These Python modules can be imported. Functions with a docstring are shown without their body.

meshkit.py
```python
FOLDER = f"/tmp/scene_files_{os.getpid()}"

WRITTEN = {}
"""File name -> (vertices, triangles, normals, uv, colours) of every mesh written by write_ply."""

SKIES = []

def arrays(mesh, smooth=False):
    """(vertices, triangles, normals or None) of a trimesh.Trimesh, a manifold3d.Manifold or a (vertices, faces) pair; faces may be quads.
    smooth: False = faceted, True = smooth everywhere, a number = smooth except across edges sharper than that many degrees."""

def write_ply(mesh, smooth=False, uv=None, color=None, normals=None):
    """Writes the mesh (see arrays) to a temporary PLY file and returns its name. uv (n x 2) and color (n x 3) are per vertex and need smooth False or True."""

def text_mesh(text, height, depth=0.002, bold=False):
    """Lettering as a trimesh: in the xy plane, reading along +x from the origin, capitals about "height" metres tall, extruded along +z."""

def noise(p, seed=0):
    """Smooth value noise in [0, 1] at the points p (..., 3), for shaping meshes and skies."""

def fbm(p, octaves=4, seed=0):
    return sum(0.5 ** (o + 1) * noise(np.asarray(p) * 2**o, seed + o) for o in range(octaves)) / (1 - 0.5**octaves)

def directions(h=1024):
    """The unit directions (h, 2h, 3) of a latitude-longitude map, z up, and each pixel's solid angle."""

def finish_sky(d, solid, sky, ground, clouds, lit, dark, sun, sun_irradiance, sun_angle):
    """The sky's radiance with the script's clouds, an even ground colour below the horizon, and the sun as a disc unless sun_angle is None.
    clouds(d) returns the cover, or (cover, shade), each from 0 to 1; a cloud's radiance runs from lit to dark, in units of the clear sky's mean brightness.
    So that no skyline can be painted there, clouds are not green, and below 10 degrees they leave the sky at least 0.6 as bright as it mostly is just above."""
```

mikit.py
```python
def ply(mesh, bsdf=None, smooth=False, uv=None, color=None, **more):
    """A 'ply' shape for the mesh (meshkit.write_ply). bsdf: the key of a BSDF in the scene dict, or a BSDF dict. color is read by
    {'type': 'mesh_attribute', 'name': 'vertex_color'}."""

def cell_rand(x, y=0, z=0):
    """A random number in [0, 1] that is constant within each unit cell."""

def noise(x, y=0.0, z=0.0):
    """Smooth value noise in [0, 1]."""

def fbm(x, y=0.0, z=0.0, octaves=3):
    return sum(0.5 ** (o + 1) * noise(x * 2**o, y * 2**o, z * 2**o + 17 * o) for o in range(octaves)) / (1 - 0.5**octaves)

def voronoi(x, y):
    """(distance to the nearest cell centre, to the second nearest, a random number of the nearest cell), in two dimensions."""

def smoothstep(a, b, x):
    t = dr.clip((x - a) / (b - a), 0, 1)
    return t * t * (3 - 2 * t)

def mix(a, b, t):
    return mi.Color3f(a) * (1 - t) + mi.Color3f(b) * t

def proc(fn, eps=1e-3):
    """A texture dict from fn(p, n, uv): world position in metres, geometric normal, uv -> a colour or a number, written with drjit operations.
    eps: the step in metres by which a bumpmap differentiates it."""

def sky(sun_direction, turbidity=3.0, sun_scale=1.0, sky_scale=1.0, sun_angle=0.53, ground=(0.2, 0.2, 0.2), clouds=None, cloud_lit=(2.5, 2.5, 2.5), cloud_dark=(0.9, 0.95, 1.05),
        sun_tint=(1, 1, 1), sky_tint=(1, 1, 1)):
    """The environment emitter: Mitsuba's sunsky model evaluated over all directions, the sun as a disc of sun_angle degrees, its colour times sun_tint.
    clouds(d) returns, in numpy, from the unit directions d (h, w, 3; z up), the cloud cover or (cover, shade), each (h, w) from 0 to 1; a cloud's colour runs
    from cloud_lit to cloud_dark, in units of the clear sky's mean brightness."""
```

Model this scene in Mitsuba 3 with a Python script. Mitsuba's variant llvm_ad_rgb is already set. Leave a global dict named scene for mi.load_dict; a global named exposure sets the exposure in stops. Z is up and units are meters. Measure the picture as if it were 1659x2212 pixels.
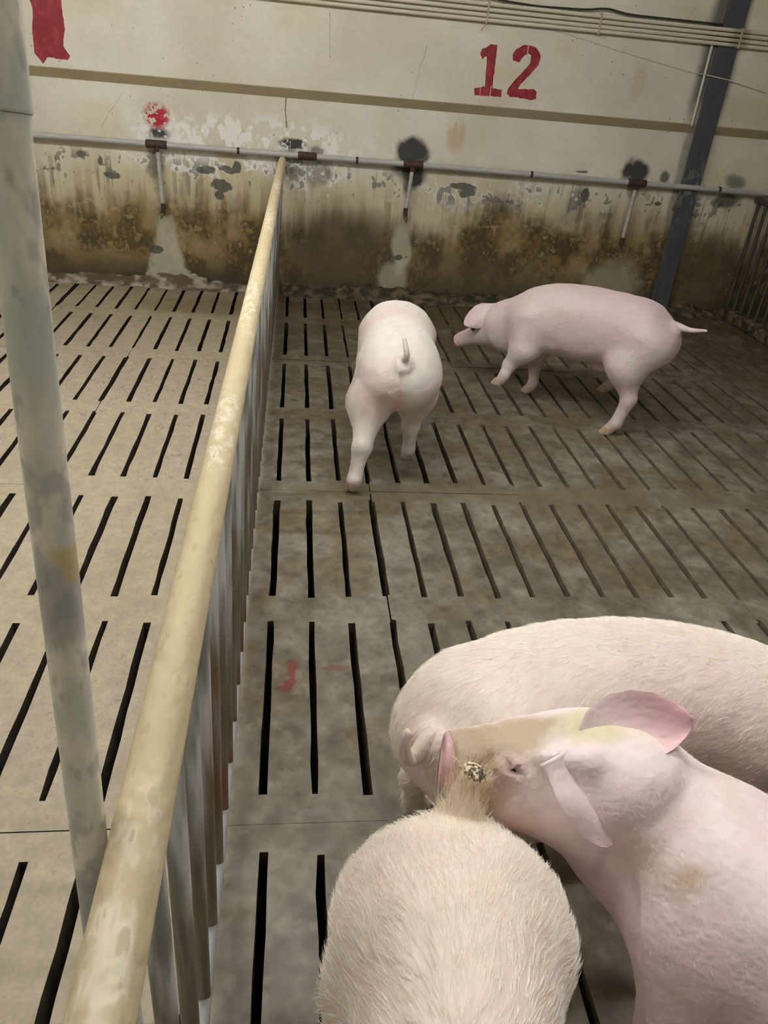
import math, numpy as np, trimesh, drjit as dr, mitsuba as mi, mikit
import manifold3d as m3
from shapely.geometry import Polygon, box as sbox
from shapely import affinity
from scipy.spatial import cKDTree
from scipy.interpolate import CubicSpline
from scipy import ndimage
from meshkit import fbm as nfbm, noise as nnoise
from mikit import fbm, noise, smoothstep, mix, voronoi

T = mi.ScalarTransform4f
scene, labels = {}, {}
exposure = 0.66

# ---------------------------------------------------------------- camera
CAM_H, PITCH, ROLL, YAW, FPX = 1.46, 0.5335, 0.0931, 0.1449, 1608.73
_cy, _sy, _cp, _sp = math.cos(YAW), math.sin(YAW), math.cos(PITCH), math.sin(PITCH)
_f = np.array([_sy * _cp, _cy * _cp, -_sp]); _r = np.array([_cy, -_sy, 0.0]); _u = np.cross(_r, _f)
_u2 = -_r * math.sin(ROLL) + _u * math.cos(ROLL)
EYE = np.array([0, 0, CAM_H])
scene['camera'] = {'type': 'perspective', 'fov': 2 * math.degrees(math.atan(829.5 / FPX)), 'fov_axis': 'x', 'near_clip': 0.02, 'far_clip': 60.0,
                   'to_world': T().look_at(origin=EYE.tolist(), target=(EYE + _f).tolist(), up=_u2.tolist())}

# ---------------------------------------------------------------- light: tube lamps under the ceiling of the barn
LAMPS = [  # x, y, length, radiance
    (-1.8, 2.4, 1.5, 88.0), (0.2, 2.1, 1.5, 68.0), (1.5, 0.9, 1.5, 45.0), (-1.6, -1.2, 1.5, 26.0), (1.4, 3.4, 1.2, 0.0)]
LAMP_Z = 2.72
LAMP_COL = (1.0, 0.985, 0.95)

# ---------------------------------------------------------------- materials
def rgb(*c): return {'type': 'rgb', 'value': list(c)}
def mat(name, color, rough=0.6, spec=0.4, metal=0.0, bump=None, bscale=1.0, **kw):
    b = {'type': 'principled', 'base_color': color if isinstance(color, dict) else rgb(*color), 'roughness': rough, 'specular': spec, **({'metallic': metal} if metal else {}), **kw}
    if bump is not None:
        b = {'type': 'bumpmap', 'arbitrary': bump, 'scale': bscale, 'bsdf': b}
    scene[name] = {'type': 'twosided', 'bsdf': b}
    return name

def blob(x, z, cx, cz, rx, rz, soft=0.35, wob=0.0, n=None):
    d = dr.sqrt(dr.square((x - cx) / rx) + dr.square((z - cz) / rz))
    if wob: d = d + (n - 0.5) * wob
    return 1 - smoothstep(1 - soft, 1 + soft, d)

def wall_color(p, n, uv):
    x, z, yy = p.x, p.z, p.y
    n1 = fbm(x * 1.7 + 3, z * 1.7, yy * 1.7, 3); n2 = fbm(x * 7, z * 7 + 5, yy * 3, 3); n3 = fbm(x * 28, z * 22, 1.0, 3)
    st = fbm(x * 26 + 9, z * 2.2, 2.0, 3); n4 = fbm(x * 60, z * 60, 4.0, 2)
    c = mix((0.615, 0.575, 0.465), (0.715, 0.685, 0.585), smoothstep(0.3, 0.7, n1))
    c = c * (0.93 + 0.14 * n2) * (0.96 + 0.08 * n4)
    # faint damp stains on the upper wall
    up = smoothstep(0.52, 0.75, fbm(x * 2.3 + 11, z * 3.0, 7.0, 3))
    c = mix(c, c * mi.Color3f(0.90, 0.86, 0.74), up * 0.8)
    # rust runs
    ru = blob(x, z, 1.07, 1.11, 0.06, 0.09, 0.5, 0.5, n3) * 0.6 + blob(x, z, 2.26, 1.53, 0.045, 0.1, 0.4, 0.4, n3) * 0.35
    c = mix(c, (0.50, 0.32, 0.17), ru * smoothstep(0.35, 0.6, st + 0.1))
    # yellowed zone under the pipe
    low = smoothstep(1.02, 0.62, z + (n2 - 0.5) * 0.25)
    c = mix(c, mix((0.50, 0.43, 0.27), (0.38, 0.29, 0.15), smoothstep(.45, .65, st) * smoothstep(.9, .6, z)), low * 0.72)
    ds = smoothstep(0.56, 0.72, fbm(x * 34 + 4, z * 2.6, 8.0, 3)) * smoothstep(0.93, 0.8, z) * smoothstep(0.3, 0.5, z) * smoothstep(0.45, 0.6, n1 * .5 + n2 * .5)
    c = mix(c, (0.13, 0.10, 0.06), ds * 0.6)
    # salt bloom around the water pipe
    salt = smoothstep(0.47, 0.62, n3 * 0.55 + n2 * 0.45) * (blob(x, z, -0.35, 0.99, 0.75, 0.13, 0.5) + blob(x, z, 0.13, 0.83, 0.2, 0.16, 0.5) + blob(x, z, -0.6, 0.84, 0.5, 0.09, 0.5) + blob(x, z, 1.3, 0.76, 0.5, 0.14, 0.5) * 0.5)
    c = mix(c, (0.82, 0.80, 0.75), dr.clip(salt * 1.3, 0, 1) * 0.9)
    # dung splash: brown from knee height down
    hgt = 0.60 + 0.30 * (fbm(x * 2.1, 3.0, 1.0, 2) - 0.5) + 0.16 * (n2 - 0.5) + 0.12 * (st - 0.5)
    g1 = smoothstep(hgt + 0.10, hgt - 0.16, z)
    br = mix((0.215, 0.14, 0.05), (0.075, 0.052, 0.024), smoothstep(0.36, 0.62, n2 * 0.6 + n3 * 0.4))
    br = mix(br, (0.36, 0.275, 0.125), smoothstep(0.52, 0.72, n3 * 0.6 + n4 * 0.2 + n1 * 0.2) * smoothstep(0.05, 0.3, z) * 0.65)
    c = mix(c, br, g1 * (0.80 + 0.2 * smoothstep(0.3, 0.55, n2)))
    g2 = smoothstep(0.26, 0.02, z + (n2 - 0.5) * 0.22)
    c = mix(c, (0.05, 0.04, 0.022), g2 * 0.85)
    # a darker wet band in the right hand pen
    g3 = blob(x, z, 0.33, 0.36, 0.42, 0.24, 0.45, 0.8, n2) * 0.8 + blob(x, z, 3.15, 0.36, 0.28, 0.24, 0.4, 0.8, n2) * 0.75 + blob(x, z, 1.3, 0.22, 0.5, 0.14, 0.5, 0.8, n2) * 0.5
    c = mix(c, (0.085, 0.066, 0.036), dr.clip(g3, 0, 1))
    # scrubbed cones under the drinkers
    w1 = 0.035 + (0.50 - z) * 0.25
    pc = smoothstep(w1 + 0.02, w1 - 0.02, dr.abs(x + 0.90 + (n3 - 0.5) * 0.05)) * smoothstep(0.49, 0.46, z + (n3 - 0.5) * 0.06) * smoothstep(-0.01, 0.05, z)
    pc2 = blob(x, z, 0.765, 0.36, 0.075, 0.16, 0.25, 0.9, n2) + blob(x, z, 0.72, 0.15, 0.11, 0.12, 0.3, 0.9, n2) * 0.8 + blob(x, z, 2.42, 0.17, 0.22, 0.19, 0.4, 0.7, n2) * 0.75
    c = mix(c, mi.Color3f(0.43, 0.40, 0.30) * (0.85 + 0.3 * n3), dr.clip(pc * 0.9 + pc2 * 0.8, 0, 1))
    # peeled, mouldy flakes
    mo = smoothstep(0.605, 0.63, n3 * 0.55 + n2 * 0.45 + 0.0) * smoothstep(0.62, 0.72, z) * smoothstep(0.90, 0.80, z) * 0.75
    for (cx, cz, rx, rz) in ((-1.42, 0.825, .03, .02), (-1.30, 0.79, .02, .03), (-0.61, 0.785, .055, .025), (-0.48, 0.80, .05, .025), (-0.41, 0.82, .03, .03), (-0.50, 0.70, .075, .04), (-0.53, 0.63, .03, .03), (-1.22, 0.71, .05, .02),
                             (1.15, 0.80, .09, .02), (1.2, 0.77, .05, .04), (2.06, 0.80, .03, .05), (2.0, 0.955, .04, .01), (0.75, 0.29, .05, .022), (-0.98, 0.24, .045, .025), (2.62, 0.785, .02, .012)):
        mo = dr.maximum(mo, blob(x, z, cx, cz, rx, rz, 0.12, 1.3, fbm(x * 18 + 2, z * 18, 3.0, 3)))
    c = mix(c, mi.Color3f(0.06, 0.057, 0.05) * (0.7 + 0.9 * n3), dr.clip(mo, 0, 1) * 0.88)
    # black paint sprayed round the pipe brackets and the column, red spot
    sp = mi.Float(0); nq = fbm(x * 11 + 5, z * 11, 6.0, 3)
    for (cx, cz, rx, rz, k) in ((0.775, 1.0, .095, .075, 1), (0.845, .965, .05, .04, .8), (0.785, 0.86, .10, .085, .9), (0.765, 0.79, .04, .08, .7), (2.385, 0.985, .085, .07, 1), (2.62, 0.965, .035, .04, .7), (2.4, 0.875, .04, .06, .5), (3.17, 0.96, .07, .05, .6), (3.14, 0.84, .09, .05, .75),
                                (-0.915, 0.985, .07, .05, 1), (-0.935, 0.80, .045, .12, .6), (-0.02, 0.985, .09, .03, .9), (-0.03, 0.86, .10, .10, .6), (0.14, 0.82, .09, .07, .45), (0.12, 0.955, .06, .035, .6)):
        sp = dr.maximum(sp, blob(x, z, cx, cz, rx, rz, 0.42, 1.1, nq) * k)
    pk = smoothstep(0.60, 0.68, n4 * 0.6 + n3 * 0.4) * smoothstep(0.6, 0.2, x)
    c = mix(c, (0.022, 0.022, 0.024), dr.clip(sp * 1.15, 0, 1) * 0.95 * (1 - 0.8 * pk))
    sc = smoothstep(0.16, 0.085, dr.abs(x - 2.775) + (n2 - 0.5) * 0.06) * smoothstep(1.16, 1.5, z + (n2 - .5) * .2) * 0.85
    sc = dr.maximum(sc, smoothstep(0.115, 0.08, dr.abs(x - 2.80) + (n2 - 0.5) * 0.06) * smoothstep(0.6, 0.8, z) * 0.5)
    c = mix(c, (0.055, 0.055, 0.06), sc)
    rd = blob(x, z, -0.912, 1.085, 0.078, 0.070, 0.35, 0.25, n2)
    c = mix(c, (0.42, 0.03, 0.05), rd * (1 - 0.75 * smoothstep(0.52, 0.6, n4 * 0.5 + n3 * 0.5)))
    # cracks
    def crack(x0, z0, x1, z1, w=0.0022):
        t = dr.clip((z - z0) / (z1 - z0), 0, 1)
        return smoothstep(w * 1.6, w * 0.5, dr.abs(x - (x0 + (x1 - x0) * t) + (n3 - 0.5) * 0.02)) * smoothstep(z0 - .002, z0 + .002, z) * smoothstep(z1 + .002, z1 - .002, z)
    cr = crack(-0.081, 1.08, -0.08, 1.262, 0.003) * 0.9 + crack(0.192, 1.5, 0.182, 1.74, 0.002) * 0.5 + crack(0.745, 1.32, 0.807, 1.62, 0.002) * 0.3 + crack(-1.27, 1.0, -1.12, 1.2, 0.002) * 0.35
    c = mix(c, (0.08, 0.07, 0.05), dr.clip(cr, 0, 1))
    sk = smoothstep(0.06, 0.035, voronoi(x * 13, z * 13)[0] + (n4 - .5) * .03) * smoothstep(0.6, 0.7, voronoi(x * 13, z * 13)[2]) * smoothstep(.5, .62, noise(x * 3, z * 3, 5.0))
    c = mix(c, (0.12, 0.10, 0.08), sk * 0.8)
    return c

def wall_bump(p, n, uv):
    return fbm(p.x * 9, p.z * 9, p.y * 3, 3) * 0.35 + fbm(p.x * 55, p.z * 55, 2.0, 2) * 0.12
mat('wall_plaster', mikit.proc(wall_color), 0.75, 0.3, bump=mikit.proc(wall_bump), bscale=0.010)
mat('plain_plaster', (0.50, 0.48, 0.42), 0.8, 0.3)
mat('ceiling_board', (0.58, 0.57, 0.53), 0.8, 0.3)
mat('strip_cement', mikit.proc(lambda p, n, uv: mix((0.30, 0.25, 0.15), (0.37, 0.31, 0.20), fbm(p.x * 6, p.z * 30, 1.0, 3))), 0.8, 0.3)

def floor_color(p, n, uv):
    x, y = p.x, p.y
    n1 = fbm(x * 2.0, y * 2.0, 1.0, 3); n2 = fbm(x * 8, y * 8, 3.0, 3); n3 = fbm(x * 32, y * 32, 5.0, 3); n4 = noise(x * 150, y * 150, 2.0)
    dry = mix((0.355, 0.305, 0.215), (0.435, 0.38, 0.285), n1) * (0.86 + 0.28 * n3) * (0.93 + .14 * n4)
    dry = mix(dry, (0.20, 0.15, 0.08), blob(x, y, -0.55, 5.13, 0.45, 0.22, 0.5, 0.7, n2) * 0.75)
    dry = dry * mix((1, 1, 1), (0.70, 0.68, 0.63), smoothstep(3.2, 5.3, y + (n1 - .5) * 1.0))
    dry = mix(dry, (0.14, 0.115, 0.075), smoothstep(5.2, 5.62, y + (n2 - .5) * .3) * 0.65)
    fl = smoothstep(0.83, 0.87, noise(x * 120, y * 80, 7.0)) * smoothstep(0.4, 0.65, n1)
    dry = mix(dry, (0.15, 0.12, 0.085), fl * 0.5)
    n5 = fbm(x * 17 + 3, y * 17, 8.0, 3); n6 = fbm(x * 75, y * 75, 6.0, 2)
    wet = mix((0.112, 0.096, 0.067), (0.215, 0.198, 0.155), smoothstep(0.32, 0.66, n2 * 0.35 + n1 * 0.2 + n5 * 0.45)) * (0.62 + 0.5 * n3 + 0.26 * n6)
    wet = mix(wet, mi.Color3f(0.12, 0.085, 0.042) * (0.6 + 0.8 * n3), smoothstep(0.47, 0.66, fbm(x * 5 + 7, y * 6, 9.0, 3) * 0.65 + n5 * 0.35) * 0.7)
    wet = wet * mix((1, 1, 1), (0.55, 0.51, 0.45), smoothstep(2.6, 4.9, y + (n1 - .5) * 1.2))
    wet = mix(wet, (0.27, 0.24, 0.19), smoothstep(0.62, 0.78, n3) * smoothstep(2.2, 1.2, y) * 0.35)
    # scuffed band across the slab ends, two darker lines by the near joint
    band = smoothstep(0.10, 0.03, dr.abs(y - 2.60 + (n2 - .5) * .1)) + smoothstep(0.07, 0.03, dr.abs(y - 1.20 + (n2 - .5) * .03)) * 0.6 + smoothstep(0.05, 0.02, dr.abs(y - 1.06 + (n2 - .5) * .03)) * 0.5
    wet = mix(wet, (0.13, 0.105, 0.065), dr.clip(band, 0, 1) * 0.5)
    bl = blob(x, y, 0.015, 1.555, 0.012, 0.045, 0.4, 2.2, n3) + blob(x, y, 0.005, 1.52, 0.022, 0.018, 0.4, 2.0, n3) + blob(x, y, 0.135, 1.585, 0.045, 0.010, 0.5, 2.2, n3) * 0.6
    wet = mix(wet, (0.16, 0.03, 0.03), dr.clip(bl, 0, 1) * 0.85)
    top = mix(dry, wet, smoothstep(-0.16, -0.11, x + (n2 - .5) * 0.03))
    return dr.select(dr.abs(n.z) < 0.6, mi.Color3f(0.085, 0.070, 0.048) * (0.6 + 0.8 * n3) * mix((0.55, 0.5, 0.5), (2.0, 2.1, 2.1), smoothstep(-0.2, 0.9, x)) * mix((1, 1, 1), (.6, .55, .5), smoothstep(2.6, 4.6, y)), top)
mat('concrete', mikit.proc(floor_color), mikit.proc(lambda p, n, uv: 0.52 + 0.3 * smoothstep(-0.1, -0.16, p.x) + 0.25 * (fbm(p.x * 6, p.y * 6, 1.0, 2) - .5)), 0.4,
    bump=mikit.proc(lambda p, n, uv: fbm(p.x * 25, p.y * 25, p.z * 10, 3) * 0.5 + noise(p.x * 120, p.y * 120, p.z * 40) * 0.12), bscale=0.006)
mat('slurry', (0.03, 0.025, 0.018), 0.4, 0.4)
mat('muck', mikit.proc(lambda p, n, uv: mix((0.035, 0.028, 0.018), (0.14, 0.105, 0.06), smoothstep(0.35, 0.7, fbm(p.x * 22, p.y * 22, p.z * 22, 3)))), 0.7, 0.3)
mat('crust', mikit.proc(lambda p, n, uv: mix((0.10, 0.075, 0.05), (0.36, 0.32, 0.25), smoothstep(0.38, 0.72, fbm(p.x * 16, p.y * 16, p.z * 22, 3)))), 0.8, 0.3)

def rail_color(p, n, uv):
    a = fbm(p.x * 30, p.y * 9, p.z * 30, 3); b = fbm(p.x * 90, p.y * 45, p.z * 90, 3); d = fbm(p.x * 12, p.y * 3.5, p.z * 12 + 4, 2)
    c = mix((0.44, 0.36, 0.215), (0.51, 0.43, 0.275), a)
    pale_top = smoothstep(0.52, 0.66, b * 0.5 + d * 0.5) * smoothstep(0.2, 0.8, n.z)  # paler blotches, strongest on the upward side
    c = mix(c, (0.66, 0.60, 0.48), pale_top * 0.7)
    return mix(c, (0.36, 0.27, 0.14), smoothstep(0.66, 0.74, b) * 0.5)
mat('rail_dusty', mikit.proc(rail_color), 0.65, 0.35, bump=mikit.proc(lambda p, n, uv: fbm(p.x * 60, p.y * 50, p.z * 60, 3)), bscale=0.004)
def post_color(p, n, uv):
    a = fbm(p.x * 40, p.y * 40, p.z * 14, 3); b = fbm(p.x * 90 + 5, p.y * 90, p.z * 40, 3)
    c = mix((0.53, 0.545, 0.47), (0.73, 0.68, 0.55), smoothstep(.35, .6, a))
    c = mix(c, (0.30, 0.31, 0.29), smoothstep(0.50, 0.64, b * 0.6 + a * 0.4) * 0.6)
    ring = smoothstep(0.045, 0.02, dr.abs(p.z - 1.105) + (b - .5) * .06) * 0.8 + smoothstep(0.862, 0.835, p.z + (a - .5) * .05)
    c = mix(c, mi.Color3f(0.22, 0.23, 0.245) * (0.7 + 0.6 * b), dr.clip(ring, 0, 1) * 0.72)
    rust = smoothstep(0.012, 0.004, dr.abs(p.x + 0.163 + (p.z - 1.15) * 0.35 + (b - .5) * .02)) * smoothstep(0.02, 0.01, dr.abs(p.z - 1.135))
    return mix(c, (0.55, 0.40, 0.15), rust * 0.7)
mat('galvanised_dirty', mikit.proc(post_color), 0.38, 0.6, bump=mikit.proc(lambda p, n, uv: fbm(p.x * 50, p.y * 50, p.z * 30, 3)), bscale=0.002)
def bar_color(p, n, uv):
    a = fbm(p.x * 60, p.y * 30, p.z * 5, 3); b = fbm(p.x * 120, p.y * 90, p.z * 14, 2)
    c = mix((0.24, 0.25, 0.25), (0.56, 0.575, 0.60), smoothstep(0.35, 0.65, a))
    lo = smoothstep(0.80, 0.38, p.z + (a - .5) * 0.5)
    c = mix(c, mix((0.085, 0.075, 0.042), (0.17, 0.15, 0.085), b), lo * 0.88)
    return mix(c, (0.14, 0.07, 0.028), smoothstep(0.52, 0.66, fbm(p.x * 40 + 9, p.y * 8, p.z * 3, 2)) * lo * 0.75)
mat('bar_galvanised', mikit.proc(bar_color), 0.5, 0.5, 0.0)
mat('lower_rail_steel', mikit.proc(lambda p, n, uv: mix((0.30, 0.29, 0.29), (0.46, 0.45, 0.47), fbm(p.x * 60, p.y * 18, p.z * 60, 3))), 0.5, 0.5)
mat('pipe_galvanised', mikit.proc(lambda p, n, uv: mix((0.30, 0.29, 0.27), (0.52, 0.50, 0.48), fbm(p.x * 14, p.y * 40, p.z * 60, 3)) * mix((1, 1, 1), (0.55, 0.45, 0.35), smoothstep(0.62, 0.45, p.z))), 0.42, 0.5)
mat('rust_iron', mikit.proc(lambda p, n, uv: mix((0.02, 0.014, 0.011), (0.075, 0.036, 0.022), fbm(p.x * 50, p.y * 50, p.z * 50, 3))), 0.7, 0.4)
mat('brass_dark', (0.13, 0.10, 0.05), 0.5, 0.5)
mat('column_paint', mikit.proc(lambda p, n, uv: mix(mix((0.045, 0.046, 0.05), (0.085, 0.085, 0.095), fbm(p.x * 30, p.y * 30, p.z * 6, 3)), (0.17, 0.165, 0.17), smoothstep(.5, .75, fbm(p.x * 40, 3.0, p.z * 16, 3)) * smoothstep(1.2, .9, p.z) * smoothstep(.5, .8, p.z))), 0.6, 0.4)
mat('conduit_plastic', mikit.proc(lambda p, n, uv: mix((0.52, 0.48, 0.36), (0.68, 0.64, 0.52), fbm(p.x * 12, p.y * 30, p.z * 60, 3)) * mix((1, 1, 1), (0.62, 0.60, 0.50), smoothstep(.09, .03, dr.abs(p.x - 2.86)))), 0.5, 0.4)
mat('black_cable', (0.03, 0.03, 0.028), 0.5, 0.4)
mat('tie_dirty', (0.42, 0.33, 0.24), 0.7, 0.3)
mat('string_white', (0.66, 0.63, 0.52), 0.7, 0.3)
mat('red_paint', mikit.proc(lambda p, n, uv: mix((0.235, 0.012, 0.022), (0.31, 0.03, 0.035), smoothstep(0.4, 0.75, fbm(p.x * 40, p.z * 22, 2.0, 3)))), 0.55, 0.4)
mat('far_bar_dark', mikit.proc(lambda p, n, uv: mix((0.022, 0.018, 0.016), (0.085, 0.068, 0.055), fbm(p.x * 70, p.y * 70, p.z * 8, 3))), 0.55, 0.4)
mat('lamp_body', (0.75, 0.75, 0.73), 0.5, 0.4)

# ---------------------------------------------------------------- mesh helpers
def add(key, mesh, bsdf, smooth=False, color=None, **kw):
    k, i = key, 0
    while k in scene:
        i += 1; k = f'{key}_{i:03d}'
    scene[k] = mikit.ply(mesh, bsdf, smooth, color=color, **kw)
    return k
def tag(k, label, category=None, group=None, kind=None):
    labels[k] = {x: y for x, y in (('label', label), ('category', category), ('group', group), ('kind', kind)) if y}
def bx(x0, x1, y0, y1, z0, z1, bev=0.0):
    if bev:
        c = m3.Manifold.cube((x1 - x0 - 2 * bev, y1 - y0, z1 - z0 - 2 * bev)).translate((x0 + bev, y0, z0 + bev))
        d = m3.Manifold.cube((x1 - x0, y1 - y0 - 2 * bev, z1 - z0 - 2 * bev)).translate((x0, y0 + bev, z0 + bev))
        e = m3.Manifold.cube((x1 - x0 - 2 * bev, y1 - y0 - 2 * bev, z1 - z0)).translate((x0 + bev, y0 + bev, z0))
        return to_tm(m3.Manifold.batch_hull([c, d, e]))
    return trimesh.creation.box(bounds=[[x0, y0, z0], [x1, y1, z1]])
def to_tm(m):
    q = m.to_mesh(); return trimesh.Trimesh(q.vert_properties[:, :3], q.tri_verts, process=False)
def cat(*ms): return trimesh.util.concatenate(ms)
def tube(pts, rad, sides=16, caps=True, ecc=None):
    p = np.asarray(pts, float); rad = np.broadcast_to(rad, (len(p),))
    t = np.gradient(p, axis=0); t /= np.linalg.norm(t, axis=1, keepdims=True)
    ref = np.array([0, 0, 1.0]) if abs(t[:, 2]).max() < 0.9 else np.array([0, 1.0, 0]) if abs(t[:, 1]).max() < 0.9 else np.array([1.0, 0.05, 0])
    a = np.cross(ref, t); a /= np.linalg.norm(a, axis=1, keepdims=True); b = np.cross(t, a)
    an = np.arange(sides) * 2 * np.pi / sides
    v = p[:, None] + rad[:, None, None] * (np.cos(an)[None, :, None] * a[:, None] + np.sin(an)[None, :, None] * b[:, None])
    v = v.reshape(-1, 3); F = []
    for i in range(len(p) - 1):
        j = np.arange(sides); k = (j + 1) % sides
        q = np.stack([i * sides + j, i * sides + k, (i + 1) * sides + k, (i + 1) * sides + j], 1)
        F += [q[:, [0, 1, 2]], q[:, [0, 2, 3]]]
    if caps:
        n = len(v); v = np.vstack([v, p[:1], p[-1:]]); j = np.arange(sides); k = (j + 1) % sides
        F += [np.stack([k, j, np.full(sides, n)], 1), np.stack([(len(p) - 1) * sides + j, (len(p) - 1) * sides + k, np.full(sides, n + 1)], 1)]
    return trimesh.Trimesh(v, np.vstack(F), process=False)

# ---------------------------------------------------------------- the barn: walls, ceiling, pit
WY = 5.6
XL, XR, YF = -5.2, 6.4, -4.2
ZC = 2.9
def prism_x(profile, x0, x1):
    m = trimesh.creation.extrude_polygon(Polygon(profile), x1 - x0)
    v = m.vertices.copy(); m.vertices = np.stack([x0 + v[:, 2], v[:, 0], v[:, 1]], 1); m.fix_normals(); return m
add('wall_back', prism_x([(WY, -0.75), (WY, 1.262), (WY + .2, 1.262), (WY + .2, -0.75)], XL, XR), 'wall_plaster')
tag('wall_back', 'plastered barn wall stained brown with dung along its foot', kind='structure')
add('wall_back__upper_panel', prism_x([(WY - .035, 1.305), (WY - .035, ZC), (WY + .2, ZC), (WY + .2, 1.262), (WY + .003, 1.262)], XL, XR), 'wall_plaster')
add('wall_back__ledge_strip', prism_x([(WY - .039, 1.307), (WY - .036, 1.312), (WY + .05, 1.312), (WY + .05, 1.255), (WY - .003, 1.255)], XL, XR), 'strip_cement')
add('wall_left', bx(XL - .15, XL, YF, WY + .2, -0.75, ZC), 'plain_plaster'); tag('wall_left', 'plain plastered side wall', kind='structure')
add('wall_right', bx(XR, XR + .15, YF, WY + .2, -0.75, ZC), 'plain_plaster'); tag('wall_right', 'plain plastered side wall', kind='structure')
add('wall_front', bx(XL - .15, XR + .15, YF - .15, YF, -0.75, ZC), 'plain_plaster'); tag('wall_front', 'plain plastered wall behind the camera', kind='structure')
add('ceiling', bx(XL - .15, XR + .15, YF - .15, WY + .2, ZC, ZC + .1), 'ceiling_board'); tag('ceiling', 'pale ceiling boards', kind='structure')

# painted stencil numbers: real paint skins on the upper wall
def paint(poly, seed, y=WY - .035, th=0.0015):
    rng = np.random.default_rng(seed)
    p = Polygon(poly).buffer(0.004).buffer(-0.004).segmentize(0.008)
    xy = np.array(p.exterior.coords)[:-1]
    nz = nfbm(np.c_[xy * 45, np.full(len(xy), seed)], 3, seed) - .5
    c = xy.mean(0); xy = xy + (xy - c) / np.linalg.norm(xy - c, axis=1, keepdims=True) * (nz * 0.012)[:, None]
    return Polygon(xy).buffer(0)
def extr(p, y=WY - .035, th=0.0015):
    ms = []
    for g in getattr(p, 'geoms', [p]):
        if g.area < 2e-5: continue
        m = trimesh.creation.extrude_polygon(g, th, engine='earcut'); v = m.vertices.copy()
        m.vertices = np.stack([v[:, 0], y - v[:, 2], v[:, 1]], 1); m.fix_normals(); ms.append(m)
    return cat(*ms)
ONE = [(1.221, 1.658), (1.263, 1.663), (1.267, 1.616), (1.267, 1.428), (1.273, 1.415), (1.334, 1.411), (1.338, 1.369), (1.157, 1.367), (1.146, 1.405), (1.196, 1.417), (1.218, 1.424), (1.207, 1.579), (1.2, 1.594), (1.179, 1.572), (1.16, 1.599), (1.165, 1.627), (1.195, 1.64)]
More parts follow.
